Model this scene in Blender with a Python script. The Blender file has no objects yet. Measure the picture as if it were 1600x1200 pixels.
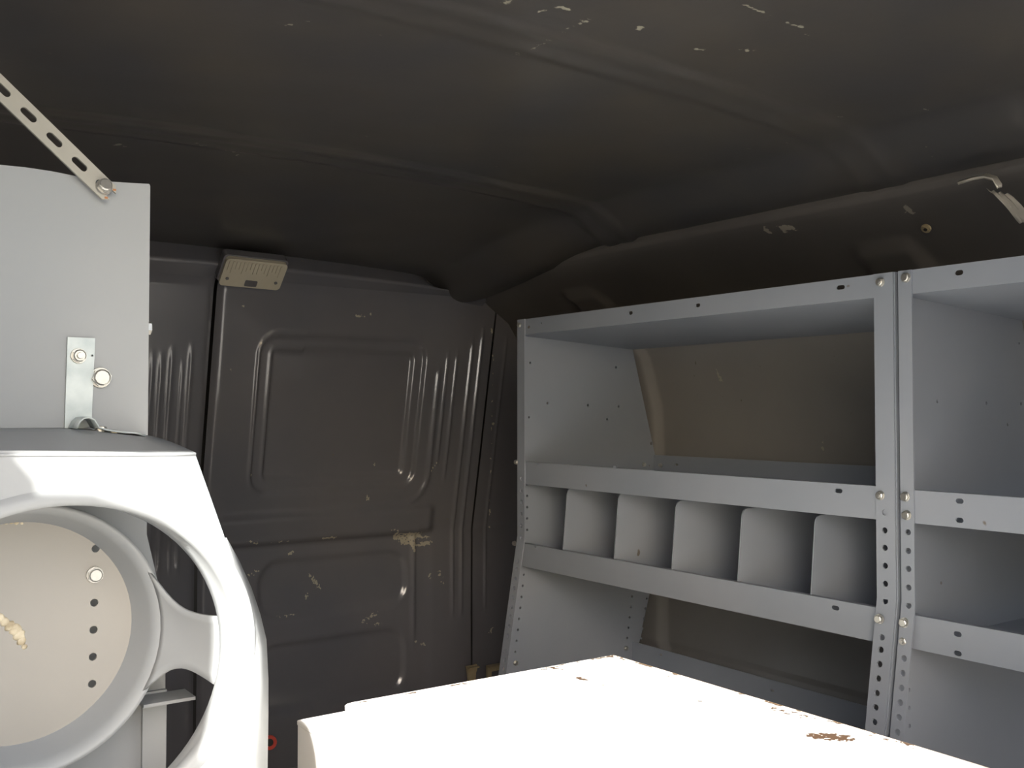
import bpy, bmesh, math, random
from mathutils import Vector, Matrix, noise

# ------------------------------------------------------------------ camera
F = 1560.0
TH = math.atan(1110 / F); PI_ = math.atan(43 / F)
RT = Vector((math.cos(TH), -math.sin(TH), 0))
FW = Vector((math.sin(TH) * math.cos(PI_), math.cos(TH) * math.cos(PI_), math.sin(PI_)))
UP = RT.cross(FW)
scene = bpy.context.scene
cd = bpy.data.cameras.new('camera'); cam = bpy.data.objects.new('camera', cd)
scene.collection.objects.link(cam)
cd.sensor_fit = 'HORIZONTAL'; cd.sensor_width = 36; cd.lens = 36 * F / 1600
cd.clip_start = 0.01
cam.matrix_world = Matrix((RT, UP, -FW)).transposed().to_4x4()
scene.camera = cam

# ------------------------------------------------------------------ light
wd = bpy.data.worlds.new('sky'); scene.world = wd; wd.use_nodes = True
wn = wd.node_tree; wn.nodes.clear()
SUN = Vector((1, 1.6, -1.23)).normalized()      # the way the sunlight travels
sky = wn.nodes.new('ShaderNodeTexSky')
sky.sky_type = 'NISHITA'; sky.sun_disc = False
sky.sun_elevation = math.asin(-SUN.z)
sky.sun_rotation = math.atan2(-SUN.x, -SUN.y)
sky.air_density = 1.0; sky.dust_density = 3.0
bg = wn.nodes.new('ShaderNodeBackground'); bg.inputs['Strength'].default_value = 0.22
wo = wn.nodes.new('ShaderNodeOutputWorld')
wn.links.new(sky.outputs[0], bg.inputs[0]); wn.links.new(bg.outputs[0], wo.inputs[0])
ld = bpy.data.lights.new('sun', 'SUN'); ld.energy = 6.0; ld.angle = math.radians(0.6)
ld.color = (1.0, 0.96, 0.88)
sun = bpy.data.objects.new('sun', ld); scene.collection.objects.link(sun)
sun.rotation_euler = SUN.to_track_quat('-Z', 'Y').to_euler()
vs = scene.view_settings
vs.view_transform = 'Standard'; vs.look = 'None'; vs.gamma = 1; vs.exposure = 1.5
vs.use_curve_mapping = False

# ------------------------------------------------------------------ helpers
random.seed(4)
X, Y, Z = Vector((1, 0, 0)), Vector((0, 1, 0)), Vector((0, 0, 1))

def ray(px, py):
    return FW + RT * ((px - 800) / F) + UP * ((600 - py) / F)

def at(px, py, ax, v):
    d = ray(px, py)
    return d * (v / d[ax])

WL = {}
def wl(o):
    return WL.get(o.name, Vector((0, 0, 0))) if o else Vector((0, 0, 0))

def thing(name, label, cat, loc, group=None):
    o = bpy.data.objects.new(name, None); scene.collection.objects.link(o)
    o.empty_display_size = 0.05
    o.location = loc; WL[o.name] = Vector(loc)
    o['label'] = label; o['category'] = cat
    if group: o['group'] = group
    return o

def link(name, me, mat, parent=None, loc=None):
    """link a mesh whose vertices are in world space"""
    base = wl(parent)
    o = bpy.data.objects.new(name, me); scene.collection.objects.link(o)
    loc = Vector(loc) if loc is not None else base
    me.transform(Matrix.Translation(-loc))
    if mat and not me.materials: me.materials.append(mat)
    if parent: o.parent = parent
    o.location = loc - base
    WL[o.name] = loc
    return o

def mesh(name, verts, faces, mat, parent=None, smooth=False):
    me = bpy.data.meshes.new(name); me.from_pydata([tuple(v) for v in verts], [], faces)
    me.update()
    if smooth:
        for p in me.polygons: p.use_smooth = True
    return link(name, me, mat, parent)

def bm_obj(name, bm, mat, parent=None, smooth=False):
    bmesh.ops.recalc_face_normals(bm, faces=bm.faces)
    me = bpy.data.meshes.new(name); bm.to_mesh(me); bm.free()
    if smooth:
        for p in me.polygons: p.use_smooth = True
    return link(name, me, mat, parent)

def circle(c, r, n=16, ry=None, rot=0):
    ry = ry or r
    out = []
    for i in range(n):
        a = 2 * math.pi * i / n
        x, y = r * math.cos(a), ry * math.sin(a)
        out.append((c[0] + x * math.cos(rot) - y * math.sin(rot), c[1] + x * math.sin(rot) + y * math.cos(rot)))
    return out

def slot(c, l, w, rot=0, n=6):
    """a slot with round ends, l long and w wide"""
    pts = []; h = max(l / 2 - w / 2, 0)
    for s, a0 in ((1, -90), (-1, 90)):
        for i in range(n + 1):
            a = math.radians(a0 + 180 * i / n)
            pts.append((s * h + w / 2 * math.cos(a), w / 2 * math.sin(a)))
    return [(c[0] + x * math.cos(rot) - y * math.sin(rot), c[1] + x * math.sin(rot) + y * math.cos(rot)) for x, y in pts]

def plate_mesh(name, outer, holes, th, o, u, v):
    """flat sheet with real holes; outer and holes in (u, v) about o; th thick, centred"""
    cu = bpy.data.curves.new(name, 'CURVE'); cu.dimensions = '2D'; cu.fill_mode = 'BOTH'
    cu.extrude = th / 2
    for poly in [outer] + holes:
        sp = cu.splines.new('POLY'); sp.points.add(len(poly) - 1); sp.use_cyclic_u = True
        for i, (a, b) in enumerate(poly): sp.points[i].co = (a, b, 0, 1)
    ob = bpy.data.objects.new(name, cu); scene.collection.objects.link(ob)
    dg = bpy.context.evaluated_depsgraph_get(); dg.update()
    me = bpy.data.meshes.new_from_object(ob.evaluated_get(dg))
    bpy.data.objects.remove(ob); bpy.data.curves.remove(cu)
    u = Vector(u).normalized(); v = Vector(v).normalized(); n = u.cross(v)
    M = Matrix((u, v, n)).transposed().to_4x4(); M.translation = Vector(o)
    me.transform(M)
    for p in me.polygons: p.use_smooth = False
    return me

def plate(name, outer, holes, th, o, u, v, mat, parent):
    return link(name, plate_mesh(name, outer, holes, th, o, u, v), mat, parent)

def box(bm, lo, hi, bev=0):
    r = bmesh.ops.create_cube(bm, size=1)
    vs_ = r['verts']
    for w in vs_:
        w.co = Vector([lo[i] if w.co[i] < 0 else hi[i] for i in range(3)])
    if bev:
        es = list({e for w in vs_ for e in w.link_edges})
        bmesh.ops.bevel(bm, geom=es, offset=bev, segments=2, affect='EDGES', profile=0.5)

def boxo(name, lo, hi, mat, parent, bev=0.0):
    bm = bmesh.new(); box(bm, lo, hi, bev); return bm_obj(name, bm, mat, parent)

def strip(name, prof, th, a0, a1, frame, mat, parent, smooth=False):
    """a bent sheet: profile points (p, q) joined, extruded along the third axis from a0 to a1.
    frame = (P, Q, A) unit vectors"""
    P_, Q_, A_ = [Vector(f) for f in frame]
    n = len(prof); off = []
    for i in range(n):
        a = Vector(prof[max(i - 1, 0)]); b = Vector(prof[min(i + 1, n - 1)])
        t = (b - a).normalized(); off.append(Vector((-t.y, t.x)) * th)
    vs_ = []; fs = []
    for a in (a0, a1):
        for i in range(n):
            p = Vector(prof[i]); vs_.append(P_ * p.x + Q_ * p.y + A_ * a)
        for i in range(n):
            p = Vector(prof[i]) + off[i]; vs_.append(P_ * p.x + Q_ * p.y + A_ * a)
    m = 2 * n
    for i in range(n - 1):
        fs += [(i, i + 1, m + i + 1, m + i), (n + i + 1, n + i, m + n + i, m + n + i + 1)]
        fs += [(i + 1, i, n + i, n + i + 1), (m + i, m + i + 1, m + n + i + 1, m + n + i)]
    for k in (0, n - 1):
        fs.append((k, n + k, m + n + k, m + k))
    bm = bmesh.new(); bv = [bm.verts.new(v) for v in vs_]
    for f in fs: bm.faces.new([bv[i] for i in f])
    return bm_obj(name, bm, mat, parent, smooth)

def sst(a, b, x):
    t = max(0.0, min(1.0, (x - a) / (b - a))); return t * t * (3 - 2 * t)

# ------------------------------------------------------------------ materials
def new_mat(name):
    m = bpy.data.materials.new(name); m.use_nodes = True
    return m, m.node_tree.nodes, m.node_tree.links, m.node_tree.nodes['Principled BSDF']

def paint(name, c1, c2, rough=0.5, scale=6.0, bump=0.0, metallic=0.0, wear_glint=None, spots=None, coat=0.0, stretch=(1, 1, 1)):
    m, N, L, P = new_mat(name)
    tc = N.new('ShaderNodeTexCoord'); mp = N.new('ShaderNodeMapping'); mp.inputs['Scale'].default_value = stretch
    L.new(tc.outputs['Object'], mp.inputs[0])
    nz = N.new('ShaderNodeTexNoise'); nz.inputs['Scale'].default_value = scale; nz.inputs['Detail'].default_value = 6
    L.new(mp.outputs[0], nz.inputs['Vector'])
    cr = N.new('ShaderNodeValToRGB'); cr.color_ramp.elements[0].position = 0.35; cr.color_ramp.elements[1].position = 0.65
    cr.color_ramp.elements[0].color = (*c1, 1); cr.color_ramp.elements[1].color = (*c2, 1)
    L.new(nz.outputs['Fac'], cr.inputs[0])
    col = cr.outputs[0]
    if spots:
        vz = N.new('ShaderNodeTexNoise'); vz.inputs['Scale'].default_value = spots[1]; vz.inputs['Detail'].default_value = 2
        L.new(tc.outputs['Object'], vz.inputs['Vector'])
        r2 = N.new('ShaderNodeValToRGB'); r2.color_ramp.elements[0].position = spots[2]; r2.color_ramp.elements[1].position = spots[2] + 0.03
        L.new(vz.outputs['Fac'], r2.inputs[0])
        mx = N.new('ShaderNodeMixRGB'); mx.inputs[2].default_value = (*spots[0], 1)
        L.new(r2.outputs[0], mx.inputs[0]); L.new(col, mx.inputs[1]); col = mx.outputs[0]
    if wear_glint:
        at_ = N.new('ShaderNodeAttribute'); at_.attribute_name = 'wear_glint'
        nw = N.new('ShaderNodeTexNoise'); nw.inputs['Scale'].default_value = 140; nw.inputs['Detail'].default_value = 3
        L.new(tc.outputs['Object'], nw.inputs['Vector'])
        mm = N.new('ShaderNodeMath'); mm.operation = 'MULTIPLY_ADD'; mm.inputs[1].default_value = 1.6; mm.inputs[2].default_value = -0.8
        L.new(nw.outputs['Fac'], mm.inputs[0])
        ad = N.new('ShaderNodeMath'); ad.operation = 'ADD'; L.new(at_.outputs['Fac'], ad.inputs[0]); L.new(mm.outputs[0], ad.inputs[1])
        r3 = N.new('ShaderNodeValToRGB'); r3.color_ramp.elements[0].position = 0.48; r3.color_ramp.elements[1].position = 0.58
        L.new(ad.outputs[0], r3.inputs[0])
        gt = N.new('ShaderNodeMath'); gt.operation = 'GREATER_THAN'; gt.inputs[1].default_value = 0.02
        L.new(at_.outputs['Fac'], gt.inputs[0])
        ml = N.new('ShaderNodeMath'); ml.operation = 'MULTIPLY'; L.new(r3.outputs[0], ml.inputs[0]); L.new(gt.outputs[0], ml.inputs[1])
        mx = N.new('ShaderNodeMixRGB'); mx.inputs[2].default_value = (*wear_glint, 1)
        L.new(ml.outputs[0], mx.inputs[0]); L.new(col, mx.inputs[1]); col = mx.outputs[0]
    L.new(col, P.inputs['Base Color'])
    P.inputs['Roughness'].default_value = rough; P.inputs['Metallic'].default_value = metallic
    P.inputs['Coat Weight'].default_value = coat; P.inputs['Coat Roughness'].default_value = 0.12
    if bump:
        b = N.new('ShaderNodeBump'); b.inputs['Strength'].default_value = bump; b.inputs['Distance'].default_value = 0.002
        nb = N.new('ShaderNodeTexNoise'); nb.inputs['Scale'].default_value = 60; nb.inputs['Detail'].default_value = 4
        L.new(tc.outputs['Object'], nb.inputs['Vector']); L.new(nb.outputs['Fac'], b.inputs['Height'])
        L.new(b.outputs[0], P.inputs['Normal'])
    return m

M_body = paint('dark_body_paint', (.118, .122, .142), (.145, .143, .156), 0.2, 3, wear_glint=(.40, .37, .30), spots=((.16, .15, .12), 55, .76), coat=0.5)
M_roof = paint('dark_roof_paint', (.050, .049, .051), (.066, .060, .053), 0.36, 4, bump=0.05, wear_glint=(.30, .29, .23), spots=((.14, .13, .10), 45, .765), coat=0.3)
M_side = paint('dark_side_paint', (.23, .222, .215), (.27, .26, .25), 0.4, 3, wear_glint=(.40, .37, .30), spots=((.14, .13, .10), 50, .76))
M_rail = paint('roof_rail_paint', (.115, .108, .102), (.14, .13, .12), 0.4, 4, wear_glint=(.40, .37, .30))
M_shelf = paint('grey_shelf_paint', (.252, .28, .325), (.278, .302, .345), 0.48, 5, bump=0.05, spots=((.14, .12, .10), 26, .77))
M_rack = paint('light_grey_rack_paint', (.265, .285, .30), (.295, .31, .32), 0.5, 4, bump=0.05, spots=((.24, .21, .17), 30, .78))
M_dish = paint('warm_grey_paint', (.27, .26, .238), (.30, .288, .262), 0.42, 5, bump=0.05, spots=((.24, .19, .13), 30, .78))
M_galv = paint('galvanised_steel', (.37, .42, .43), (.50, .55, .55), 0.45, 38, metallic=0.35, bump=0.1)
M_zinc = paint('zinc_bolt', (.40, .40, .38), (.55, .54, .51), 0.3, 60, metallic=0.75)
M_brace = paint('slotted_bar_paint', (.30, .295, .26), (.34, .33, .29), 0.45, 12, spots=((.22, .14, .09), 40, .74))
M_rust = paint('orange_rust', (.30, .12, .05), (.42, .2, .09), 0.8, 60)
M_white = paint('white_worktop_paint', (.80, .80, .77), (.84, .84, .81), 0.45, 8, wear_glint=(.085, .05, .03))
M_wside = paint('white_cabinet_paint', (.80, .79, .77), (.84, .83, .81), 0.5, 8)
M_ply = paint('plywood_edge', (.36, .24, .14), (.48, .34, .2), 0.7, 30, stretch=(1, 1, 8))
M_lens = paint('clear_lamp_lens', (.46, .43, .34), (.52, .49, .39), 0.25, 8, coat=0.5)
M_lensd = paint('dark_lamp_socket', (.10, .10, .11), (.14, .14, .15), 0.4, 20)
M_tan = paint('tan_plug', (.34, .28, .17), (.42, .35, .22), 0.55, 30)
M_red = paint('red_plastic', (.62, .06, .04), (.7, .08, .05), 0.4, 10)
M_floor = paint('worn_van_floor', (.24, .22, .20), (.34, .31, .28), 0.7, 9, bump=0.4)
M_bounce = paint('pale_bounce_board', (.55, .56, .57), (.62, .62, .62), 0.8, 5)  # invented pale surface, throws fill light back onto the shelves
M_ground = paint('pale_ground', (.38, .35, .31), (.48, .45, .40), 0.9, 1.2, bump=0.4)
M_seal = paint('hardened_sealant', (.34, .28, .18), (.62, .56, .42), 0.5, 90, bump=0.8)
M_black = paint('black_socket', (.015, .015, .015), (.02, .02, .02), 0.6, 10)

def set_wear_glint(o, fn):
    me = o.data; a = me.attributes.new('wear_glint', 'FLOAT', 'POINT')
    off = WL[o.name]
    a.data.foreach_set('value', [fn(v.co + off) for v in me.vertices])

def seg_dist(p, a, b):
    ax, ay = a; bx, by = b; px, py = p
    dx, dy = bx - ax, by - ay; L2 = dx * dx + dy * dy or 1e-9
    t = max(0, min(1, ((px - ax) * dx + (py - ay) * dy) / L2))
    return math.hypot(px - ax - t * dx, py - ay - t * dy)

def strokes_fn(strokes, coords):
    def f(p):
        q = coords(p); v = 0.0
        for a, b, r, s in strokes:
            d = seg_dist(q, a, b)
            if d < r: v = max(v, s * (1 - d / r * 0.35))
        return v
    return f

# ------------------------------------------------------------------ structure: the end of the van
def end_y(z):
    y = 2.53 - 0.2 * (max(min(z, .3), -.35) + .35)
    if z > .3: y -= 0.35 * (z - .3) + 6 * (z - .3) ** 2
    return y

def on_end(px, py):
    d = ray(px, py); y = 2.45
    for _ in range(12):
        p = d * (y / d.y); y = end_y(p.z)
    return d * (y / d.y)

def rrect(x, z, x0, x1, z0, z1, r):
    cx, cz = (x0 + x1) / 2, (z0 + z1) / 2
    qx = abs(x - cx) - (x1 - x0) / 2 + r; qz = abs(z - cz) - (z1 - z0) / 2 + r
    return math.hypot(max(qx, 0), max(qz, 0)) + min(max(qx, qz), 0) - r

def E_(px, py):
    p = on_end(px, py); return p.x, p.z
xl = E_(400, 640)[0]; xr = E_(657, 640)[0]
zt = E_(530, 528)[1]; zb = E_(530, 765)[1]
zl1 = E_(520, 800)[1]; zl2 = E_(520, 842)[1]
lw = (E_(405, 900)[0], E_(636, 900)[0], E_(600, 948)[1], E_(600, 862)[1])
lw2 = (E_(400, 1000)[0], E_(633, 1000)[0], E_(600, 1085)[1], E_(600, 985)[1])
xseam = E_(328, 600)[0]
gr = []     # vertical pressed grooves: x, z bottom, z top, depth, width
for a, b, w, dp in (((250, 600), (250, 545), .004, .003), ((266, 600), (277, 535), .0045, .0035), ((296, 600), (308, 530), .0045, .0035),
                    ((283, 600), (283, 560), .001, .004), ((236, 600), (236, 545), .003, .003)):
    gr.append((E_(*a)[0], -.42, E_(*b)[1], dp, w))
for px, t, dp, w in ((691, 540, .005, .0045), (705, 540, .005, .0045), (727, 520, .006, .005), (741, 505, .006, .005), (779, 520, .003, .004)):
    x = E_(px, 640)[0]
    zb_ = -.17 if px < 700 else (-.21 if px < 710 else -.62)
    gr.append((x, zb_, E_(px, t)[1], dp, w))

def relief(x, z):
    h = 0.0                                    # + is away from the camera (recessed)
    d = rrect(x, z, xl, xr, zb, zt, .05)
    h += .011 * (1 - sst(-.006, .006, d))
    h += .010 * (1 - sst(-.042, -.026, d))
    if x < xl + .12: h -= .007 * (math.exp(-((d - .002) / .0055) ** 2) + math.exp(-((d + .034) / .0055) ** 2)) * sst(zb, zb + .06, z)
    d2 = rrect(x, z, xl - .075, xr + .047, zb - .055, zt + .05, .09)
    h -= .006 * math.exp(-(d2 / .008) ** 2) * sst(-.1, .05, x - (xl + xr) / 2) * (1 - sst(-.02, .02, z - .12))
    # pressed ledge under the blank window panel
    if z < zl1 + .02: h -= .020 * (1 - sst(zl1 - .012, zl1 + .012, z)) * sst(xl - .12, xl - .08, x) * (1 - sst(xr + .05, xr + .09, x))
    if z < zl2 + .02: h += .024 * (1 - sst(zl2 - .010, zl2 + .010, z)) * sst(xl - .12, xl - .08, x) * (1 - sst(xr + .05, xr + .09, x))
    d = rrect(x, z, *lw[:2], lw[2], lw[3], .06); h += .010 * (1 - sst(-.012, .008, d))
    d = rrect(x, z, *lw2[:2], lw2[2], lw2[3], .06); h += .010 * (1 - sst(-.012, .008, d))
    h -= .006 * math.exp(-((x - xr - .02) / .007) ** 2) * (1 - sst(-.36, -.32, z)) * sst(-.70, -.62, z)
    for gx, g0, g1, dp, w in gr:
        if abs(x - gx) < .04:
            h -= dp * math.exp(-((x - gx) / w) ** 2) * sst(g0, g0 + .05, z) * (1 - sst(g1 - .05, g1, z))
    h += .014 * math.exp(-((x - xseam) / .012) ** 2)
    h += .0015 * noise.noise(Vector((x * 5, z * 5, 1)))
    return h

def grid(name, us, vs_, fn, mat, parent=None, flip=False):
    nu, nv = len(us), len(vs_)
    V = [fn(u, v) for v in vs_ for u in us]
    Fc = []
    for j in range(nv - 1):
        for i in range(nu - 1):
            a = j * nu + i
            f = (a, a + 1, a + nu + 1, a + nu)
            Fc.append(f[::-1] if flip else f)
    return mesh(name, V, Fc, mat, parent, True)

def frange(a, b, s):
    n = max(1, int(round((b - a) / s))); return [a + (b - a) * i / n for i in range(n + 1)]

ef = lambda x, z: (x, end_y(z) + relief(x, z), z)
scr = []      # scuffs on the far doors (end points in door coordinates)
def sc(x0, y0, x1, y1, r=.004, s=.8): scr.append((E_(x0, y0), E_(x1, y1), r, s))
sc(380, 844, 402, 847, .005, .6); sc(418, 846, 444, 844, .004, .5); sc(500, 841, 520, 840, .005, .8); sc(606, 829, 618, 829, .004, .7)
for i in range(9):
    y = 833 + i * 2.2; sc(612 + random.uniform(0, 20), y, 655 + random.uniform(0, 24), y + random.uniform(-3, 5), .0035, .75)
sc(488, 900, 503, 920, .008, .6); sc(484, 930, 480, 935, .005, .7); sc(436, 966, 462, 962, .005, .65)
sc(570, 970, 590, 958, .009, .55); sc(588, 975, 595, 976, .008, .55); sc(686, 892, 691, 912, .009, .5); sc(671, 896, 672, 903, .006, .5)
sc(650, 1002, 664, 1008, .006, .6); sc(390, 900, 404, 893, .006, .55); sc(453, 865, 458, 862, .006, .7); sc(646, 857, 648, 859, .006, .8)
sc(590, 727, 591, 728, .004, .9); sc(574, 776, 575, 780, .006, .8); sc(765, 990, 770, 980, .006, .6); sc(556, 494, 580, 492, .003, .9)
sc(678, 449, 680, 452, .006, 1); sc(768, 515, 769, 520, .004, 1); sc(745, 475, 752, 470, .005, .7); sc(770, 553, 770, 556, .003, 1)
sc(771, 661, 770, 664, .004, 1); sc(380, 479, 381, 480, .004, 1); sc(361, 577, 362, 579, .004, .6); sc(393, 741, 394, 743, .004, 1)
sc(765, 795, 766, 800, .003, 1); sc(765, 822, 765, 824, .003, 1); sc(672, 738, 682, 724, .002, .8); sc(760, 480, 775, 470, .004, .6)
for i in range(12): sc(771 - i * .6, 560 + i * 22, 771 - i * .6, 563 + i * 22, .0028, .8)
wf = strokes_fn(scr, lambda p: (p.x, p.z))
ZS = frange(-.95, .33, .0075); 
xpill = E_(758, 640)[0]
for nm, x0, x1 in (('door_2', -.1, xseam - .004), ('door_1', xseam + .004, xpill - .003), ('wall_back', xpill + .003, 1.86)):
    o = grid(nm, frange(x0, x1, .0035), ZS, ef, M_body, None, True); o['kind'] = 'structure'; set_wear_glint(o, wf)
o = boxo('trim_1', (-.28, 2.545, -.95), (1.86, 2.56, .34), M_black, None); o['kind'] = 'structure'   # jamb seen through the door gaps

# roof with its cross bows, falling towards the doors
def roof_z(x, y):
    c = max((x - .75) / .78, -.6)
    z = .475 - .035 * c * c
    z -= .055 * sst(.80, 1.0, abs(c))
    z -= .075 * sst(1.72, 2.38, y)
    for yb, w, dp in ((1.70, .06, .007), (1.02, .05, .003)):
        z -= dp * (sst(yb - w, yb - w + .02, y) * (1 - sst(yb + w - .02, yb + w, y)))
        z += dp * .3 * math.exp(-((y - yb) / .012) ** 2)
    z += .0035 * noise.noise(Vector((x * 2.5, y * 2.5, 3))) + .0012 * noise.noise(Vector((x * 9, y * 9, 5)))
    return z
def on_roof(px, py):
    d = ray(px, py); z = .46
    for _ in range(8):
        p = d * (z / d.z); z = roof_z(p.x, p.y)
    return (p.x, p.y)
def roof(u, v): return (u, v, roof_z(u, v))
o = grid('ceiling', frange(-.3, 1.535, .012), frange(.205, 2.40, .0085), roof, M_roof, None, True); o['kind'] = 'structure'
rs = []
def rc(x0, y0, x1, y1, r=.004, s=.7): rs.append((on_roof(x0, y0), on_roof(x1, y1), r, s))
for i in range(7): rc(803 + i * 16, 92 - i * 8.5, 818 + i * 16, 84 - i * 8.5, .009, .42)
rc(892, 40, 912, 33, .006, .6); rc(838, 18, 850, 14, .005, .6); rc(879, 13, 882, 15, .006, 1); rc(791, 0, 793, 4, .006, 1)
rc(994, 44, 1003, 45, .006, 1); rc(1086, 50, 1088, 51, .004, .9); rc(1165, 78, 1175, 80, .005, .7); rc(1260, 50, 1268, 54, .004, .8); rc(1145, 5, 1215, 26, .003, .7)
rc(1228, 30, 1256, 46, .003, .7); rc(1090, 77, 1091, 78, .004, 1); rc(450, 40, 485, 32, .008, .5); rc(180, 225, 192, 230, .005, .8)
rc(350, 232, 375, 246, .005, .6); rc(1300, 183, 1318, 181, .003, .6); rc(1440, 192, 1452, 188, .003, .6); rc(1530, 226, 1540, 227, .003, .8)
rc(300, 222, 320, 228, .003, .8); rc(484, 280, 490, 282, .004, .8)
set_wear_glint(o, strokes_fn(rs, lambda p: (p.x, p.y)))

# header over the far doors: joins roof and doors
def header(u, v):
    y0 = end_y(.325); y1 = 2.40
    a = Vector((u, y0 + relief(u, .325), .325)); m = Vector((u, 2.36, .335 + .02 * (1 - ((u - .75) / .78) ** 2))); b = Vector((u, 2.395, roof_z(u, 2.395)))
    return tuple(a.lerp(m, v * 2) if v < .5 else m.lerp(b, v * 2 - 1))
o = grid('trim_2', frange(-.3, 1.6, .02), frange(0, 1, .1), header, M_body, None, True); o['kind'] = 'structure'

# right side wall: rail under the roof, then falling outwards, with a pressed panel
prof = [(1.87, -.95), (1.87, -.62), (1.862, -.60), (1.862, -.16), (1.85, -.13), (1.845, 0), (1.80, .14), (1.70, .26), (1.60, .320), (1.56, .342),
        (1.535, .358), (1.522, .368), (1.516, .378), (1.516, .388), (1.53, .400), (1.54, .43)]
def sidew(y, k):
    i = int(k); f = k - i
    if i >= len(prof) - 1: i, f = len(prof) - 2, 1.0
    x = prof[i][0] * (1 - f) + prof[i + 1][0] * f; z = prof[i][1] * (1 - f) + prof[i + 1][1] * f
    for yy in (1.98, 1.1):                     # pressed upright ribs
        if -.95 < z < .3: x -= .02 * (sst(yy - .07, yy - .05, y) * (1 - sst(yy + .05, yy + .07, y)))
    return (x + .002 * noise.noise(Vector((y * 4, z * 4, 9))), y, z)
o = grid('wall_right', frange(.1, 2.56, .012), frange(0, len(prof) - 1, .2), sidew, M_side); o['kind'] = 'structure'
o.data.materials.append(M_rail)                # the rail and roof shoulder get a darker tone
for p_ in o.data.polygons:
    if p_.center.z > .20: p_.material_index = 1
# outer skin closing the body over the roof and behind the walls
for nm, lo, hi in (('roof_skin', (-.36, .26, .50), (2.0, 2.66, .515)), ('trim_5', (1.95, .26, -.99), (1.965, 2.66, .50)), ('trim_6', (-.36, 2.64, -.99), (1.95, 2.66, .50))):
    k_ = boxo(nm, lo, hi, M_body, None); k_['kind'] = 'structure'
ws = []
def wz(px, py, x=1.86):
    p = at(px, py, 0, x); return (p.y, p.z)
for x0, y0 in ((1134, 690), (1162, 690), (1277, 694), (1289, 695), (1294, 696), (1120, 689), (1190, 691), (1140, 590)):  # glints along the wall crease, painted as pale dots
    ws.append((wz(x0, y0), wz(x0 + 2, y0), .004, 1.0))
def wzr(px, py): return wz(px, py, 1.49)
for x0, y0 in ((1172, 355), (1192, 352), (1205, 350), (1385, 320)):
    ws.append((wzr(x0, y0), wzr(x0 + 2, y0 + 2), .006, 1.0))
set_wear_glint(o, strokes_fn(ws, lambda p: (p.y, p.z)))

# left side wall, floor, sill, ground, added unseen sheets that cut the sun
o = boxo('wall_left', (-.31, .16, -.95), (-.28, 2.56, .475), M_bounce, None); o['kind'] = 'structure'  # unseen wall, made pale to bounce light inside
o = boxo('floor', (-.31, .1, -1.0), (1.9, 2.56, -.95), M_floor, None); o['kind'] = 'structure'
me = plate_mesh('sun_block_right', [(.46, .64), (.52, .44), (.62, .2), (.78, -.02), (.86, -.4), (.90, -.95), (1.30, -.95), (1.30, .64)], [], .03, (0, .10, 0), X, Z)
o = link('sun_block_right', me, M_bounce, None); o['kind'] = 'structure'  # added out of view, outline cut to keep sun off the shelves
me = plate_mesh('sun_block_left', [(-.50, .49), (-.37, .486), (-.25, .477), (-.195, .452), (-.172, .405), (-.172, .15), (-.17, -.95), (-.50, -.95)], [], .02, (0, .13, 0), X, Z)
o = link('sun_block_left', me, M_bounce, None); o['kind'] = 'structure'  # added out of view, edge cut to shade the rack's disc
o = boxo('trim_3', (-.31, .13, -1.0), (1.9, .16, -.93), M_side, None, .004); o['kind'] = 'structure'
o = grid('ground', frange(-30, 30, 3), frange(-30, 30, 3), lambda u, v: (u, v, -1.62), M_ground); o['kind'] = 'structure'

# ------------------------------------------------------------------ bolts
def bolt_mesh(name, r=.0075, h=.006, washer=True, nut=False):
    bm = bmesh.new()
    def ring(pts, z): return [bm.verts.new((x, y, z)) for x, y in pts]
    def cyl(r0, z0, z1, r1=None, n=16):
        r1 = r1 or r0
        a = ring(circle((0, 0), r0, n), z0); b = ring(circle((0, 0), r1, n), z1)
        for i in range(n): bm.faces.new((a[i], a[(i + 1) % n], b[(i + 1) % n], b[i]))
        bm.faces.new(b)
    if washer: cyl(r * 1.13, -.001, .0012, r * 1.08)
    cyl(r, .0012, h * .85, r, 6); cyl(r * .9, h * .85, h, r * .72, 12)
    if nut: cyl(r * .5, h, h * 1.5, r * .42, 10)
    bmesh.ops.recalc_face_normals(bm, faces=bm.faces)
    me = bpy.data.meshes.new(name); bm.to_mesh(me); bm.free(); me.materials.append(M_zinc)
    return me
BM = {'hex': bolt_mesh('hex_bolt', .0068), 'nut': bolt_mesh('nut_bolt', .0065, .006, True, True), 'big': bolt_mesh('big_bolt', .0088, .008),
      'small': bolt_mesh('small_bolt', .0052, .005)}
def bolt(p, n, parent, kind='hex', rot=0.0):
    o = bpy.data.objects.new('bolt', BM[kind]); scene.collection.objects.link(o)
    o.parent = parent; o.location = Vector(p) - wl(parent)
    q = Vector(n).to_track_quat('Z', 'Y'); o.rotation_euler = (q.to_matrix() @ Matrix.Rotation(rot, 3, 'Z')).to_euler()
    return o

# ------------------------------------------------------------------ shelving on the right wall
XF = 1.35                       # front plane of the units
def front_x(z):                 # front edge of the end panels, kicked out at the bottom
    return XF if z > -.285 else XF - .17 * (-.285 - z)

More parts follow.
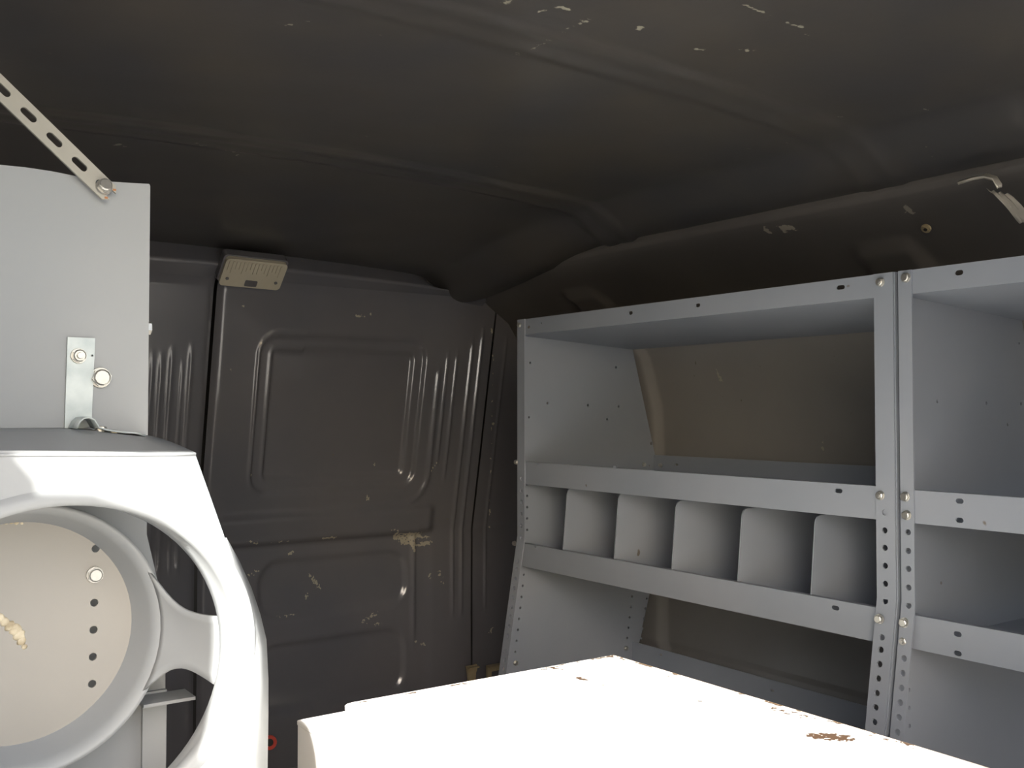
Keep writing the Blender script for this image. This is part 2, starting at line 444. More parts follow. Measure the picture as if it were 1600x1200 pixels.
def end_panel(parent, yp, ys, holes_px, fl_w, fl_holes, inner_extra=()):
    """ys: side the front flange turns to (-1 towards the camera's right, +1 away)"""
    outer = [(XF, .212), (XF, -.285), (front_x(-.93), -.93), (1.66, -.93), (1.716, -.597), (1.76, -.458), (1.782, -.30), (1.780, -.113), (1.704, .156), (1.41, .176), (1.36, .212)]
    hs = []
    for px, py, r in holes_px:
        p = at(px, py, 1, yp); hs.append(circle((p.x, p.z), r, 8, r * 1.1))
    for x, z, r in inner_extra: hs.append(circle((x, z), r, 8))
    # split at the kink is not needed: the sheet is flat; the flange follows the front edge
    pn = plate('end_panel', outer, hs, .003, (0, yp, 0), X, Z, M_shelf, parent)
    y0, y1 = sorted((yp, yp + ys * fl_w))
    up = plate_mesh('front_flange', [(y0, -.285), (y1, -.285), (y1, .212), (y0, .212)],
               [circle((yp + ys * fl_w * .55, z), .0048, 10) for z in fl_holes if z > -.285], .003, (XF - .0015, 0, 0), Y, Z)
    k = math.sqrt(1 + .17 ** 2)
    lo = plate_mesh('f', [(y0, 0), (y0, -(.93 - .285) * k), (y1 - ys * 0 , -(.93 - .285) * k), (y1, 0)],
               [circle((yp + ys * fl_w * .55, (z + .285) * k), .0048, 10) for z in fl_holes if z < -.285], .003, (XF - .0015, 0, -.285), Y, Vector((.17, 0, 1)))
    bm = bmesh.new(); bm.from_mesh(up); bm.from_mesh(lo)
    # rounded fold
    me = bpy.data.meshes.new('front_flange'); bm.to_mesh(me); bm.free()
    link('front_flange', me, M_shelf, pn)
    return pn

def tray(parent, name, y0, y1, z0, z1, x1, slots, rear=True, rear_slots=()):
    """a shelf: front lip from z0 up to z1, floor at z0, rear lip"""
    t = plate(name, [(y0, z0), (y1, z0), (y1, z1), (y0, z1)], [slot(c, l, w) for c, l, w in slots], .002, (XF + .0015, 0, 0), Y, Z, M_shelf, parent)
    # hemmed top edge + floor sheet
    bm = bmesh.new()
    box(bm, (XF + .0015, y0, z1 - .002), (XF + .012, y1, z1), 0)
    box(bm, (XF + .002, y0, z0), (x1, y1, z0 + .002), 0)
    bm_obj('shelf_floor', bm, M_shelf, t)
    if rear:
        plate('rear_lip', [(y0, z0), (y1, z0), (y1, z1 + .004), (y0, z1 + .004)], [slot(c, l, w) for c, l, w in rear_slots], .002, (x1, 0, 0), Y, Z, M_shelf, t)
    return t

def top_shelf(parent, y0, y1, slots, x1=1.704):
    t = plate('top_shelf', [(y0, .176), (y1, .176), (y1, .212), (y0, .212)], [slot(c, l, w) for c, l, w in slots], .002, (XF + .0015, 0, 0), Y, Z, M_shelf, parent)
    strip('shelf_floor', [(XF + .002, .176), (x1, .156)], .002, y0, y1, (X, Z, Y), M_shelf, t)
    boxo('front_hem', (XF + .002, y0, .176), (XF + .010, y1, .1775), M_shelf, t)
    return t

yA0, yA1 = .896, 1.872
A = thing('shelf_unit', 'long grey steel shelf unit holding a row of five dividers, beside the far doors', 'shelf unit', (1.52, 1.39, -.93), 'grey steel shelf units')
def fs(px, py): p = at(px, py, 0, XF); return (p.y, p.z)
left_holes = [(828, 567, .003), (962, 574, .003), (855, 630, .003), (918, 633, .003), (966, 635, .003), (826, 652, .003), (948, 655, .003), (1017, 693, .004)]
left_holes += [(823, 757 + 17.7 * i, .003) for i in range(5)] + [(818 - 1.9 * i, 898 + 17.2 * i, .003) for i in range(8)]
left_holes += [(987 - 1.9 * i, 932 + 16.2 * i, .003) for i in range(5)] + [(1010 - 2.2 * i, 935 + 15.6 * i, .003) for i in range(5)]
flz = [-.139, -.182 ] 
fh = [at(1379, y, 0, XF).z for y in (800, 828, 855, 883, 911, 938, 993)] + [-.36, -.381, -.402, -.423, -.444, -.465, -.486, -.507, -.54, -.56, -.58, -.60]
end_panel(A, yA1, -1, left_holes, .028, fh)
end_panel(A, yA0, 1, [], .033, fh)
top_shelf(A, yA0 + .002, yA1 - .002, [(fs(845, 505), .006, .005), (fs(985, 489), .012, .007), (fs(1090, 477), .012, .007), (fs(1313, 449), .016, .007)])
rl = at(1057, 726, 0, 1.775)
tray(A, 'shelf', yA0 + .002, yA1 - .002, -.166, -.115, 1.776, [(fs(840, 725), .006, .005), (fs(960, 730), .010, .006), (fs(1310, 767), .014, .007)], True, [((rl.y, rl.z), .012, .006)])
tr = tray(A, 'divided_shelf', yA0 + .002, yA1 - .002, -.354, -.301, 1.76, [(fs(836, 854), .008, .006), (fs(1305, 950), .014, .007)], True)
for i, (pt, pb) in enumerate((((880, 763), (875, 850)), ((963, 771), (955, 866)), ((1055, 783), (1045, 884)), ((1160, 795), (1148, 905)), ((1270, 806), (1265, 927)))):
    yd = (yA1 - (yA1 - yA0) / 6 * (i + 1)); yd = .55 * yd + .45 * at(pt[0], pt[1], 0, XF + .02).y
    x0 = XF + .004
    # front edge leans out towards the lip, front top corner rounded
    r = .012; tx = XF + .022; tz = at(pt[0], pt[1] , 1, yd).z
    out = [(x0, -.352), (tx - .001, tz - r)] + [(tx + r - r * math.cos(math.radians(a)), tz - r + r * math.sin(math.radians(a))) for a in (20, 45, 70, 90)] + [(1.755, tz), (1.755, -.352)]
    dv = plate('divider', out, [], .0022, (0, yd, 0), X, Z, M_shelf, A)
for p in ((1376, 441), (1376, 774)):
    q = at(*p, 0, XF - .003); bolt(q, -X, A, 'nut', random.random())
q = at(1374, 967, 0, XF - .012); bolt(q, -X, A, 'hex', .3)
for p in ((812, 508), (807, 722), (804, 849)):
    q = at(*p, 0, XF - .003); bolt(q, -X, A, 'small', random.random())
for p in ((998, 724), (1019, 726)):
    q = at(*p, 0, 1.77); q = Vector((1.74, yA1 - .002, q.z)) if p[0] < 1010 else Vector((1.772, yA1 - .03, q.z)); bolt(q, -Y if p[0] < 1010 else -X, A, 'small')
# lower rear tie strap
p0 = at(1010, 1010, 1, yA1); xs = 1.70
strap_z1 = at(1100, 1033, 0, xs).z
bl = plate('tie_strap', [(yA0, strap_z1 - .075), (yA1 - .002, strap_z1 - .075), (yA1 - .002, strap_z1), (yA0, strap_z1)],
           [slot((at(px, py, 0, xs).y, at(px, py, 0, xs).z), .010, .006) for px, py in ((1033, 1023), (1207, 1079))], .002, (xs, 0, 0), Y, Z, M_shelf, A)
for p in ((978, 1013), (996, 1016)):
    q = at(*p, 1, yA1 - .004); bolt(q, -Y, A, 'small')
for p in ((787, 1046), (806, 1036)):
    q = at(*p, 1, yA1 - .004); bolt(q, -Y, A, 'small')
boxo('base_shelf', (1.30, yA0 + .002, -.93), (1.66, yA1 - .002, -.90), M_shelf, A, .003)

yB1, yB0 = .887, .18
B = thing('shelf_unit', 'grey steel shelf unit cut off by the right edge, lips with paired slots', 'shelf unit', (1.52, .52, -.93), 'grey steel shelf units')
bh = [(1591, 536, .0028), (1463, 627, .0028), (1540, 630, .0028), (1594, 631, .0028), (1573, 663, .0028)]
fhb = [at(1417, y, 0, XF).z for y in (831, 860, 888, 917, 945)] + [-.365, -.386, -.407, -.428, -.449, -.47, -.491, -.53, -.55]
zx = lambda px, py: at(px, py, 1, yB1).z
inx = [(XF + .012, zx(1430, y), .0034) for y in (522, 661, 828, 856, 884, 911, 938, 1047, 1075, 1103, 1131)]
end_panel(B, yB1, -1, bh, .022, fhb, inx)
end_panel(B, yB0, 1, [], .030, fhb)
top_shelf(B, yB0 + .002, yB1 - .002, [(fs(1498, 426), .013, .0075)])
pair = lambda px, ys: [(fs(px, y), .012, .0075) for y in ys]
tray(B, 'shelf', yB0 + .002, yB1 - .002, -.166, -.117, 1.776, pair(1499, (784 - 1, 813)))
tray(B, 'shelf', yB0 + .002, yB1 - .002, -.352, -.302, 1.76, pair(1496, (991, 1021)))
for p in ((1416, 434), (1415, 776), (1417, 805), (1413, 973), (1413, 1002)):
    q = at(*p, 0, XF - (.003 if p[1] < 960 else .008)); bolt(q, -X, B, 'hex' if p[1] < 1000 else 'nut', random.random())
boxo('base_shelf', (1.30, yB0 + .002, -.93), (1.66, yB1 - .002, -.90), M_shelf, B, .003)

# ------------------------------------------------------------------ white worktop cabinet in the sun
W = thing('workbench', 'white painted box workbench in full sun with chipped brown edges', 'workbench', (.83, .72, -.95))
ZT = -.40
a = at(530, 1097, 2, ZT); b = at(960, 1023, 2, ZT); c = at(1430, 1165, 2, ZT); e = at(462, 1116, 2, ZT - .006)
TX0, TX1, TY1 = .607, 1.095, 1.252
TY0 = .30
def topg(u, v):
    return (u, v, ZT)
# top board: a fine sheet (so the chips sit on it) over a board with rounded corner
bm = bmesh.new()
rr = .018
outl = [(TX0, TY0), (TX1, TY0), (TX1, TY1), (TX0 + rr, TY1 + .006)]
outl += [(TX0 + rr - rr * math.sin(math.radians(t)), TY1 + .006 - rr + rr * math.cos(math.radians(t))) for t in (30, 60, 90)]
plate('board', outl, [], .006, (0, 0, ZT - .0035), X, Y, M_wside, W)
tp = grid('painted_top', frange(TX0 + .004, TX1 - .0015, .004), frange(TY0 + .01, TY1 - .001, .004), topg, M_white, W)
wl_ = []
def wk(px, py, qx, qy, r, s=.9):
    p = at(px, py, 2, ZT); q = at(qx, qy, 2, ZT); wl_.append(((p.x, p.y), (q.x, q.y), r, s))
wk(930, 1029, 958, 1024, .012, .65); wk(1278, 1150, 1318, 1153, .016, .8); wk(868, 1045, 880, 1046, .006, .75); wk(900, 1058, 914, 1062, .006, .75)
wk(880, 1055, 892, 1055, .004, .6); wk(935, 1070, 946, 1072, .004, .6); wk(1088, 1095, 1098, 1096, .004, .7); wk(1215, 1108, 1262, 1122, .011, .55)
wk(1360, 1150, 1385, 1156, .010, .5); wk(1400, 1162, 1440, 1172, .006, .5); wk(1045, 1056, 1050, 1057, .004, .6); wk(970, 1029, 978, 1031, .005, .6)
wk(620, 1083, 650, 1077, .005, .65); wk(715, 1068, 735, 1068, .005, .7); wk(840, 1048, 870, 1042, .005, .55)
wk(1095, 1073, 1110, 1078, .003, .5); wk(1150, 1090, 1200, 1104, .0035, .5); wk(1290, 1125, 1350, 1143, .0035, .5)
base_w = strokes_fn(wl_, lambda p: (p.x, p.y))
def topwear(p):
    v = base_w(p)
    d = min(TX1 - p.x, TY1 - p.y)
    n = noise.noise(Vector((p.x * 40, p.y * 40, 0)))
    if d < .008 and n > .12: v = max(v, .5 + n * .5)
    return v
set_wear_glint(tp, topwear)
plate('side_panel', [(TY0, -.95), (TY1 - .006, -.95), (TY1 - .006, ZT - .008), (TY0, ZT - .008)], [], .016, (.548, 0, 0), Y, Z, M_wside, W)
plate('end_panel', [(.556, -.95), (TX1 - .008, -.95), (TX1 - .008, ZT - .008), (.556, ZT - .008)], [], .012, (0, TY1 - .012, 0), X, Z, M_wside, W)
plate('side_panel', [(TY0, -.95), (TY1 - .02, -.95), (TY1 - .02, ZT - .008), (TY0, ZT - .008)], [], .012, (TX1 - .014, 0, 0), Y, Z, M_wside, W)
boxo('corner_strip', (.539, TY0, ZT - .014), (TX0 + .01, TY1 - .004, ZT - .0068), M_wside, W, .002)
boxo('edge_banding', (TX1 - .003, TY0, ZT - .011), (TX1 + .0005, TY1, ZT - .0004), M_ply, W)['label'] = 'bare chipped plywood edge'

# ------------------------------------------------------------------ left cabinet and its tank rack
YP = 1.0
C = thing('cabinet', 'light grey steel cabinet end panel rising behind the round tank rack', 'cabinet', (0, 1.0, -.93))
def pe(px, py, y=YP): p = at(px, py, 1, y); return (p.x, p.z)
xr_ = pe(232, 500)[0]
top_pts = [pe(x, y) for x, y in ((-190, 268), (-120, 258), (-60, 255), (0, 258), (40, 262), (80, 268), (120, 276), (170, 284), (200, 286))]
outer = top_pts + [(xr_ - .001, .223), (xr_, .221), (xr_, pe(229, 835)[1]), pe(258, 960), pe(257, 1240), (pe(257, 1240)[0], -.93), (-.26, -.93), (-.26, .20)]
cp = plate('end_panel', outer, [], .003, (0, YP, 0), X, Z, M_rack, C)
boxo('folded_edge', (xr_ - .0035, YP, -.12), (xr_, YP + .04, .220), M_rack, C, .001)
for k, z in enumerate((-.9, -.55, -.25, .05)):
    boxo('shelf', (-.26, YP + .004, z), (xr_ - .004, 2.0, z + .02), M_rack, C, .002)
boxo('back_panel', (-.27, YP + .004, -.93), (-.262, 2.0, .18), M_rack, C)
boxo('end_panel', (-.26, 2.0, -.93), (xr_, 2.004, .18), M_rack, C)
bolt(Vector((xr_ + .0, YP + .012, at(235, 511, 1, YP).z)), X, C, 'hex', .4)

R = thing('tank_rack', 'light grey steel tank rack, a round opening under a sunlit hood', 'tank rack', (.1, .9, -.93))
YF = .85
plate('lower_fold', [(pe(220, 1050)[0], -.93), (pe(257, 1050)[0], -.93), (pe(257, 1050)[0], -.27), (pe(220, 1050)[0], -.27)], [], .004, (0, YP - .006, 0), X, Z, M_rack, R)  # lower fold of the cabinet's end panel, grouped with the rack
q = at(157, 590, 1, YP - .003); bolt(q, -Y, R, 'big', .2)
pf = lambda px, py: pe(px, py, YF)
cx, cz = pf(100, 1042); Rp = .5 * (pf(365, 1042)[0] - cx) + .5 * (cz - pf(100, 1300)[1])
cw = pe(89, 1043, YF + .03)
R2 = cx + 0
arc_px = [(350, 840), (355, 888), (366, 943), (382, 990), (390, 1030), (389, 1070), (380, 1122), (362, 1186), (335, 1240), (300, 1295)]
out_px = [(351, 842), (371, 878), (390, 920), (404, 962), (413, 1000), (416, 1060), (416, 1120), (415, 1186), (415, 1240), (415, 1295)]
outl = [(-.26, pf(0, 704)[1]), pf(0, 704), pf(60, 704), pf(200, 706), pf(305, 712), pf(330, 782), pf(349, 836)] + [pf(*q) for q in arc_px]
outl += [(outl[-1][0] + .02, -.62), (-.26, -.62)]
V = []
for q, w in zip(arc_px, out_px):
    k = min(1, max(0, (q[1] - 842) / 120))
    a_ = pf(*q); y2 = YF + .004 + .042 * k; b_ = pe(*w, y2); m_ = pe((q[0] * .45 + w[0] * .55), (q[1] + w[1]) / 2, YF + .009 * k)
    V += [(a_[0], YF - .0012, a_[1]), (m_[0], YF + .007 * k, m_[1]), (b_[0], y2, b_[1])]
V += [(V[-3][0] + .02, YF - .0012, -.62), (V[-2][0], V[-2][1], -.62), (V[-1][0], V[-1][1], -.62)]
sf = mesh('side_flange', V, [(3 * i + k, 3 * i + k + 1, 3 * i + k + 4, 3 * i + k + 3) for i in range(len(V) // 3 - 1) for k in (0, 1)], M_rack, R, True)
md = sf.modifiers.new('thickness', 'SOLIDIFY'); md.thickness = .002
rh = (pf(100, 783)[1] - cz)      # hole radius from its top edge
rhx = pf(366, 1042)[0] - cx
print('hole', rh, rhx, cx, cz)
HN = 64
fp = plate('front_plate', outl, [circle((cx, cz), rhx + .006, HN, rh)], .003, (0, YF, 0), X, Z, M_rack, R)

def lathe_y(name, prof, c, sz, n, mat, parent, a0=0, a1=360):
    """profile (r, y) turned about an axis along y at c=(x, z); sz scales z"""
    V = []; Fc = []; m = len(prof); full = (a1 - a0) >= 360
    cnt = n if full else n + 1
    for i in range(cnt):
        a = math.radians(a0 + (a1 - a0) * i / n)
        for r, y in prof: V.append((c[0] + r * math.cos(a), y, c[1] + r * sz * math.sin(a)))
    for i in range(n):
        j = (i + 1) % cnt
        for k in range(m - 1): Fc.append((i * m + k, j * m + k, j * m + k + 1, i * m + k + 1))
    return mesh(name, V, Fc, mat, parent, True)
ro = rhx + .008; sz = rh / (rhx + .006)
# rolled rim: swells out of the plate, rolls over and runs back into the rack
prof_r0 = [(ro + .008, YF - .0015), (ro + .005, YF - .004), (ro + .002, YF - .006), (ro - .002, YF - .006), (ro - .005, YF - .003), (ro - .008, YF + .002), (ro - .010, YF + .03), (ro - .012, YF + .040), (ro - .014, YF + .036), (ro - .010, YF + .002)]
YW = YF + .018
cw = pe(89, 1043, YW)
rwx = pe(343, 1043, YW)[0] - cw[0]; rwz = cw[1] - 0; rwz = abs(pe(89, 787, YW)[1] - cw[1])
def loft_rings(name, rings, n, mat, parent):
    """rings: (centre x, z, rx, rz, y)"""
    V = []; Fc = []; m = len(rings)
    for i in range(n):
        a = 2 * math.pi * i / n
        for c0, c1, rx, rz, y in rings: V.append((c0 + rx * math.cos(a), y, c1 + rz * math.sin(a)))
    for i in range(n):
        j = (i + 1) % n
        for k in range(m - 1): Fc.append((i * m + k, j * m + k, j * m + k + 1, i * m + k + 1))
    return mesh(name, V, Fc, mat, parent, True)
A_, B_ = rhx + .006, rh
loft_rings('rolled_rim', [(cx, cz, A_ + .012, B_ + .010, YF - .0014), (cx, cz, A_ + .006, B_ + .006, YF - .005), (cx, cz, A_ + .001, B_ + .001, YF - .0065), (cx, cz, A_ - .004, B_ - .003, YF - .004),
    (cx, cz, A_ - .006, B_ - .004, YF + .002), (cw[0], cw[1], rwx + .003, rwz + .003, YW - .003), (cw[0], cw[1], rwx, rwz, YW), (cw[0], cw[1], rwx + .004, rwz + .004, YW + .002)], 96, M_rack, R)
YR = .93
cr_ = pe(40, 1003, YR)
ri = .5 * ((pe(253, 1003, YR)[0] - cr_[0]) + (pe(40, 787, YR)[1] - cr_[1]))
def arm(deg):
    V = []; Fc = []
    n = 12; m = 9
    for i in range(n + 1):
        t = i / n
        # half-width (in degrees) waists in the middle and flares at both ends
        hw = math.radians(11.5 + 17 * (1 - t) ** 5 + 1.5 * t ** 3)
        for k in range(m):
            s = (k / (m - 1)) * 2 - 1
            a = math.radians(deg) + s * hw
            pi_ = Vector((cr_[0] + (ri - .001) * math.cos(a), YR + .001, cr_[1] + (ri - .001) * math.sin(a)))
            po = Vector((cw[0] + (rwx + .002) * math.cos(a), YW + .002, cw[1] + (rwz + .002) * math.sin(a)))
            p = pi_.lerp(po, t); p.y += .006 * (1 - s * s) * math.sin(math.pi * t)
            V.append(p)
    for i in range(n):
        for k in range(m - 1):
            a_ = i * m + k; Fc.append((a_, a_ + 1, a_ + m + 1, a_ + m))
    o = mesh('arm', V, Fc, M_rack, R, True)
    md = o.modifiers.new('thickness', 'SOLIDIFY'); md.thickness = .0025
    return o
for d in (-2, 135, 230): arm(d)
lathe_y('inner_ring', [(ri + .0015, YR + .004), (ri + .001, YR), (ri - .003, YR - .0005), (ri - .009, YR + .014), (ri - .014, YR + .032), (ri - .018, YR + .041)], cr_, 1.0, 96, M_rack, R)
YD = YR + .042
pd = lambda px, py: pe(px, py, YD)
hol = [circle(pd(149 - 1.1 * i, 857 + 42.2 * i), .0036, 12) for i in range(8) if i not in (1, 7)]
dk = plate('backing_disc', circle(cr_, ri - .0165, 72), hol, .0025, (0, YD, 0), X, Z, M_dish, R)
dk['label'] = 'warm grey disc with a vertical row of holes'
for p in ((148, 898), (141, 1148)):
    bolt(at(*p, 1, YD - .002), -Y, dk, 'hex', random.random())
# sealant blobs on the disc
def blob(name, pts, y, mat, parent, r):
    bm = bmesh.new()
    for i, (px, py, s) in enumerate(pts):
        p = at(px, py, 1, y)
        res = bmesh.ops.create_icosphere(bm, subdivisions=2, radius=r * s)
        for v in res['verts']:
            nn = 1 + .5 * noise.noise(v.co * 300 + Vector((i * 3.1, 0, 0)))
            v.co = Vector((v.co.x * nn, v.co.y * .35, v.co.z * nn)) + p
    return bm_obj(name, bm, mat, parent, True)
blob('sealant', [(-12, 955, .9), (0, 965, .8), (8, 972, .8), (16, 978, 1), (24, 984, 1.1), (30, 992, 1.0), (34, 1001, .8), (38, 1010, .5)], YD - .001, M_seal, dk, .0052)['label'] = 'crumbly yellowish smear of dried sealant'
blob('sealant', [(-8, 815, .5), (2, 815, .6), (10, 816, .6), (18, 816, .5), (26, 817, .6), (34, 818, .4)], YD - .001, M_seal, dk, .0035)['label'] = 'thin streak of dried sealant near the top'
# hood: top sheet from the cabinet down to the front plate, folded over it
zb0 = pe(147, 672)[1]
def hoodf(u, v):
    # v 0 at cabinet .. 1 at front
    y = YP - .002 + (YF - YP) * v
    zb_ = (zb0 - .008 * sst(.20, .28, u)); zf_ = pf(305, 712)[1] + .004 * (1 - sst(.05, .28, u))
    z = zb_ + (zf_ - zb_) * (v ** 1.5)
    return (u, y, z)
hd = grid('hood', frange(-.26, pf(305, 712)[0], .02), frange(0, 1, .1), hoodf, M_rack, R)
md = hd.modifiers.new('thickness', 'SOLIDIFY'); md.thickness = .0025
lip = plate('inner_tray', [(.262, YP - .045), (.31, YP - .045), (.31, YP - .012), (.262, YP - .012)], [], .003, (0, 0, pe(300, 1094, .95)[1]), X, Y, M_rack, R)
# galvanised upright strap tied to the cabinet, with its foot over the hood
z0s, z1s = pe(0, 672)[1], pe(0, 523)[1]
sx0, sx1 = pe(104, 523)[0], pe(147, 523)[0]; bx0, bx1 = pe(99, 670)[0], pe(141, 670)[0]
G = plate('mounting_strap', [(bx0, z0s - .003), (bx1, z0s - .003 + .006), (sx1, z1s), (sx0, z1s)], [circle(pe(142, 556), .0012, 6)], .003, (0, YP - .0035, 0), X, Z, M_galv, R)
G['label'] = 'bright galvanised upright strap'
bolt(at(123, 556, 1, YP - .006), -Y, G, 'nut', .5)
def hz(px, py):
    d = ray(px, py); y = .95
    for _ in range(10):
        p = d * (y / d.y); v = (YP - .002 - p.y) / (YP - YF); v = max(0, min(1, v))
        z = hoodf(p.x, v)[2]; y = max(YF, min(YP, d.y * z / d.z))
    return p
# clip: arch at the strap foot, then a curved tongue lying on the hood towards the right
zc = zb0
cl = [(pe(106, 668)[0], zc - .002), (pe(111, 662)[0], zc + .004), (pe(117, 660)[0], zc + .0068), (pe(124, 659)[0], zc + .0072), (pe(131, 662)[0], zc + .0055), (pe(138, 669)[0], zc - .0015),
      (pe(150, 676)[0], zc - .004), (pe(170, 680)[0], zc - .006), (pe(195, 683)[0], zc - .0072), (pe(209, 688)[0], zc - .0098)]
clip = strip('clip', [(x, z + .004) for x, z in cl], .0016, YP - .040, YP - .008, (X, Z, Y), M_galv, R, True)
clip['label'] = 'bent galvanised clip screwed to the hood'
for px, py in ((157, 673), (178, 679)):
    p = at(px, py, 1, YP - .024); bolt(Vector((p.x, YP - .024, p.z - .0006)), Vector((.12, 0, 1)), clip, 'small', .3)

# ------------------------------------------------------------------ slotted brace bar
YB = YP - .012
bc = at(160, 292, 1, YB); far = at(-150, -8, 1, YB)
u = (far - bc).normalized(); Lb = (far - bc).length
wb = .0285 / 2 * 1.0
px2m = (bc.dot(FW)) / F
wb = 15.5 * px2m
BR = thing('brace_bar', 'slotted grey steel bar slanting up left from the cabinet corner', 'brace', bc)
v = u.cross(Y).normalized()
st = (at(122, 257, 1, YB) - bc).length
holes = [slot((st * .98 + st * 1.03 * i, .0), 27 * px2m, 10.5 * px2m) for i in range(int(Lb / st) - 1)] + [slot((.003, 0), 16 * px2m, 10 * px2m)]
e0 = -17 * px2m
bar = plate('bar', [(e0 + .003, -wb), (e0, -wb + .003), (e0 - .002, -wb * .45), (e0 + .006, -wb * .4), (e0 + .006, wb * .4), (e0 - .002, wb * .45), (e0, wb - .003), (e0 + .003, wb), (Lb, wb), (Lb, -wb)], holes, .0035, bc, u, v, M_brace, BR)
bolt(bc + Vector((.001, -.002, 0)), Vector((.1, -1, .25)), BR, 'hex', .3)
boxo('rust_tip', bc - u * (15 * px2m) + v * (wb * .6) - Vector((.0014, .0022, .0009)), bc - u * (15 * px2m) + v * (wb * .6) + Vector((.0014, .0005, .0009)), M_rust, BR)['label'] = 'rusty corner of the cut end'
boxo('rust_tip', bc - u * (15 * px2m) - v * (wb * .6) - Vector((.0014, .0022, .0009)), bc - u * (15 * px2m) - v * (wb * .6) + Vector((.0014, .0005, .0009)), M_rust, BR)['label'] = 'rusty corner of the cut end'

# ------------------------------------------------------------------ dome lamp over the far doors
ctr = on_end(387, 417)
DL = thing('dome_light', 'small rectangular dome lamp with ribbed lens above the dark far doors', 'lamp', ctr)
def dl(px, py): p = on_end(px, py); return p
p00, p10, p11, p01 = dl(337, 434), dl(431, 443), dl(437, 402), dl(341, 392)
uu = (p10 - p00).normalized(); vv = (p01 - p00); vv = (vv - uu * vv.dot(uu)).normalized(); nn = uu.cross(vv)
if nn.y > 0: nn = -nn
wd_, hg = (p10 - p00).length, (p01 - p00).length
O = p00 + nn * .022
rr = .010
def rpoly(w, h, r, n=5):
    pts = []
    for cx_, cy_, a0 in ((w - r, r, -90), (w - r, h - r, 0), (r, h - r, 90), (r, r, 180)):
        for i in range(n + 1):
            a = math.radians(a0 + 90 * i / n); pts.append((cx_ + r * math.cos(a), cy_ + r * math.sin(a)))
    return pts
lens = plate('lens', rpoly(wd_, hg, rr), [], .012, O, uu, vv, M_lens, DL)
base = plate('housing', [(x - .004, y + .004) for x, y in rpoly(wd_ + .008, hg, rr)], [], .022, O - nn * .016, uu, vv, M_body, DL)
bm = bmesh.new()
for k in range(15):
    u0 = wd_ * (.05 + .9 * k / 15)
    ln = hg * (.34 + .10 * math.sin(k * 1.9))
    q = [O + uu * (u0 + a_) + vv * b_ + nn * c_ for c_ in (.006, .0085) for a_, b_ in ((0, hg * .93 - ln), (wd_ * .028, hg * .93 - ln), (wd_ * .028, hg * .93), (0, hg * .93))]
    bv = [bm.verts.new(x) for x in q]
    for f in ((0, 1, 2, 3), (4, 5, 6, 7), (0, 1, 5, 4), (1, 2, 6, 5), (2, 3, 7, 6), (3, 0, 4, 7)): bm.faces.new([bv[i] for i in f])
o = bm_obj('lens_ribs', bm, M_lens, lens); o['kind'] = 'stuff'
plate('socket', rpoly(wd_ * .2, hg * .22, .003), [], .002, O + uu * wd_ * .40 + vv * hg * .06 + nn * .0065, uu, vv, M_lensd, lens)
for a_, b_ in ((.1, .28), (.9, .28)):
    plate('screw', circle((0, 0), .0042, 12), [], .002, O + uu * wd_ * a_ + vv * hg * b_ + nn * .0068, uu, vv, M_lensd, DL)

# ------------------------------------------------------------------ small things by the walls
q = at(1447, 357, 0, 1.585)
PL = thing('wall_plug', 'small round tan plastic plug pressed into the dark roof rail', 'plug', q)
nrm = Vector((-.6, 0, -.6)).normalized()
def ringcap(name, r, h, c, n, mat, parent, hole=0.0):
    n = Vector(n).normalized(); t = n.orthogonal().normalized(); s = n.cross(t)
    return plate(name, circle((0, 0), r, 18), [circle((0, 0), hole, 12)] if hole else [], h, c, t, s, mat, parent)
ringcap('flange', .0085, .004, q, nrm, M_tan, PL, .0035); ringcap('pin', .003, .0085, q, nrm, M_black, PL); ringcap('washer', .0062, .007, q, nrm, M_tan, PL, .0035)

p = on_end(417, 1155)
RR = thing('reflector', 'small red ring showing past the right edge of the tank rack', 'reflector', p + Vector((0, -.03, 0)))
ringcap('ring', .0185, .008, p + Vector((-.004, -.028, 0)), (-.25, -1, .1), M_red, RR, .010)
ringcap('centre', .0095, .006, p + Vector((-.004, -.027, 0)), (-.25, -1, .1), M_black, RR)
ringcap('stem', .008, .03, p + Vector((-.004, -.010, 0)), (0, -1, 0), M_black, RR)

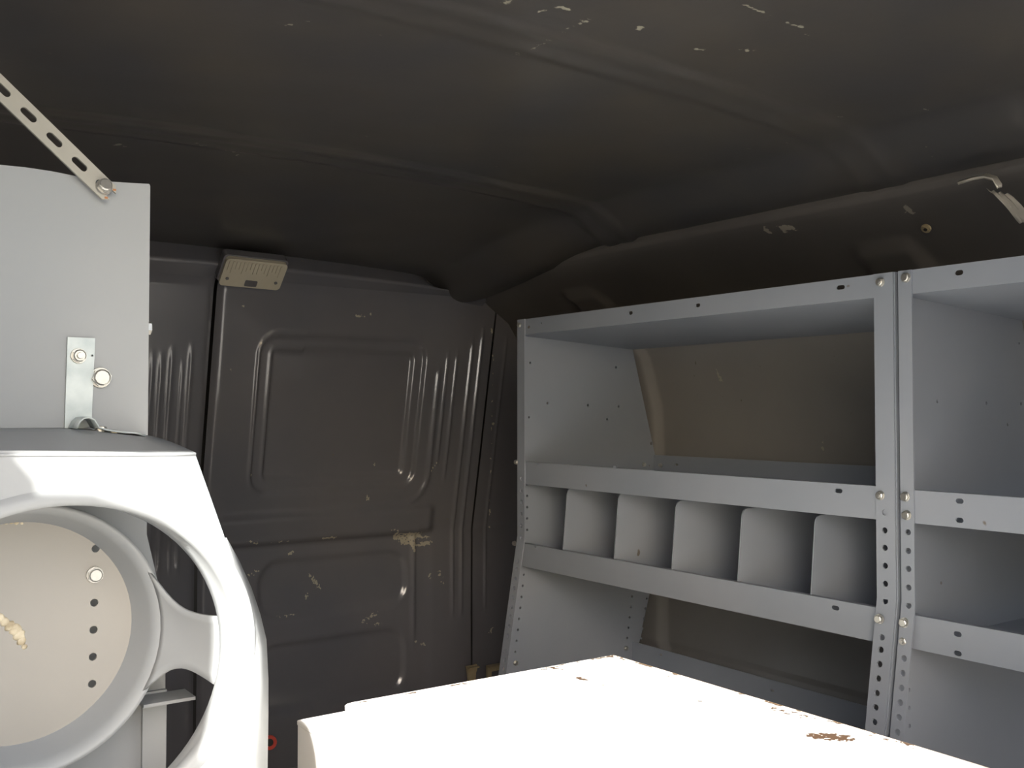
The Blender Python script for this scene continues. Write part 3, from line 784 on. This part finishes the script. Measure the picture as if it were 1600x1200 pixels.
# tan latch brackets low on the pillar
p = on_end(733, 1048)
LB = thing('latch_bracket', 'tan ragged bracket low on the dark pillar, left of its pair', 'bracket', p + Vector((0, -.01, 0)), )
plate('bracket_plate', [(-.018, .018), (-.014, -.002), (-.010, -.03), (-.006, -.05), (.010, -.05), (.012, -.03), (.014, -.004), (.018, .004), (.018, .020), (.004, .018)], [], .01, p + Vector((0, -.012, 0)), X, Z, M_tan, LB)
boxo('lip', p + Vector((-.019, -.03, .012)), p + Vector((.018, -.012, .017)), M_tan, LB, .001)
p = on_end(768, 1044)
LC = thing('latch_bracket', 'tan angle bracket low on the dark pillar, right of its pair beside the shelf unit', 'bracket', p + Vector((0, -.01, 0)))
plate('bracket_plate', [(-.026, .014), (-.026, -.05), (-.012, -.05), (-.010, -.006), (.040, -.004), (.040, .014)], [], .008, p + Vector((0, -.012, 0)), X, Z, M_tan, LC)
boxo('lip', p + Vector((-.026, -.03, .010)), p + Vector((.040, -.012, .014)), M_tan, LC, .001)

# shiny bent pull handle on the rail, far right
hp = [at(px, py, 0, 1.455) for px, py in ((1500, 286), (1522, 279), (1540, 276), (1554, 280), (1561, 292))]
HB = thing('grab_bracket', 'bent sheet bracket with pale painted-in highlights on the roof rail, upper right', 'bracket', hp[2])
def ribbon(name, pts, w, th, mat, parent, side=Vector((1, 0, .3)), rows=7):
    V = []; Fc = []; n = len(pts)
    for i, p_ in enumerate(pts):
        for k in range(rows):
            s = k / (rows - 1)
            V.append(Vector(p_) + side.normalized() * (s - .5) * w + Vector((0, 0, .0022 * math.cos(s * math.pi * 6))))
    for i in range(n - 1):
        for k in range(rows - 1):
            a_ = i * rows + k; Fc.append((a_, a_ + 1, a_ + rows + 1, a_ + rows))
    o = mesh(name, V, Fc, mat, parent, True)
    md = o.modifiers.new('thickness', 'SOLIDIFY'); md.thickness = th
    return o
M_gloss = paint('pale_highlight_metal', (.70, .66, .58), (.8, .75, .66), 0.32, 5, metallic=0.5, coat=0.6)  # pale base colour stands in for the bright highlights
ribbon('upper_bend', hp, .016, .002, M_gloss, HB)
h2 = [at(px, py, 0, 1.46) for px, py in ((1558, 300), (1566, 306), (1578, 318), (1592, 334), (1604, 350))]
ribbon('lower_bend', h2, .034, .002, M_gloss, HB, Vector((0, 1, .4)), 13)
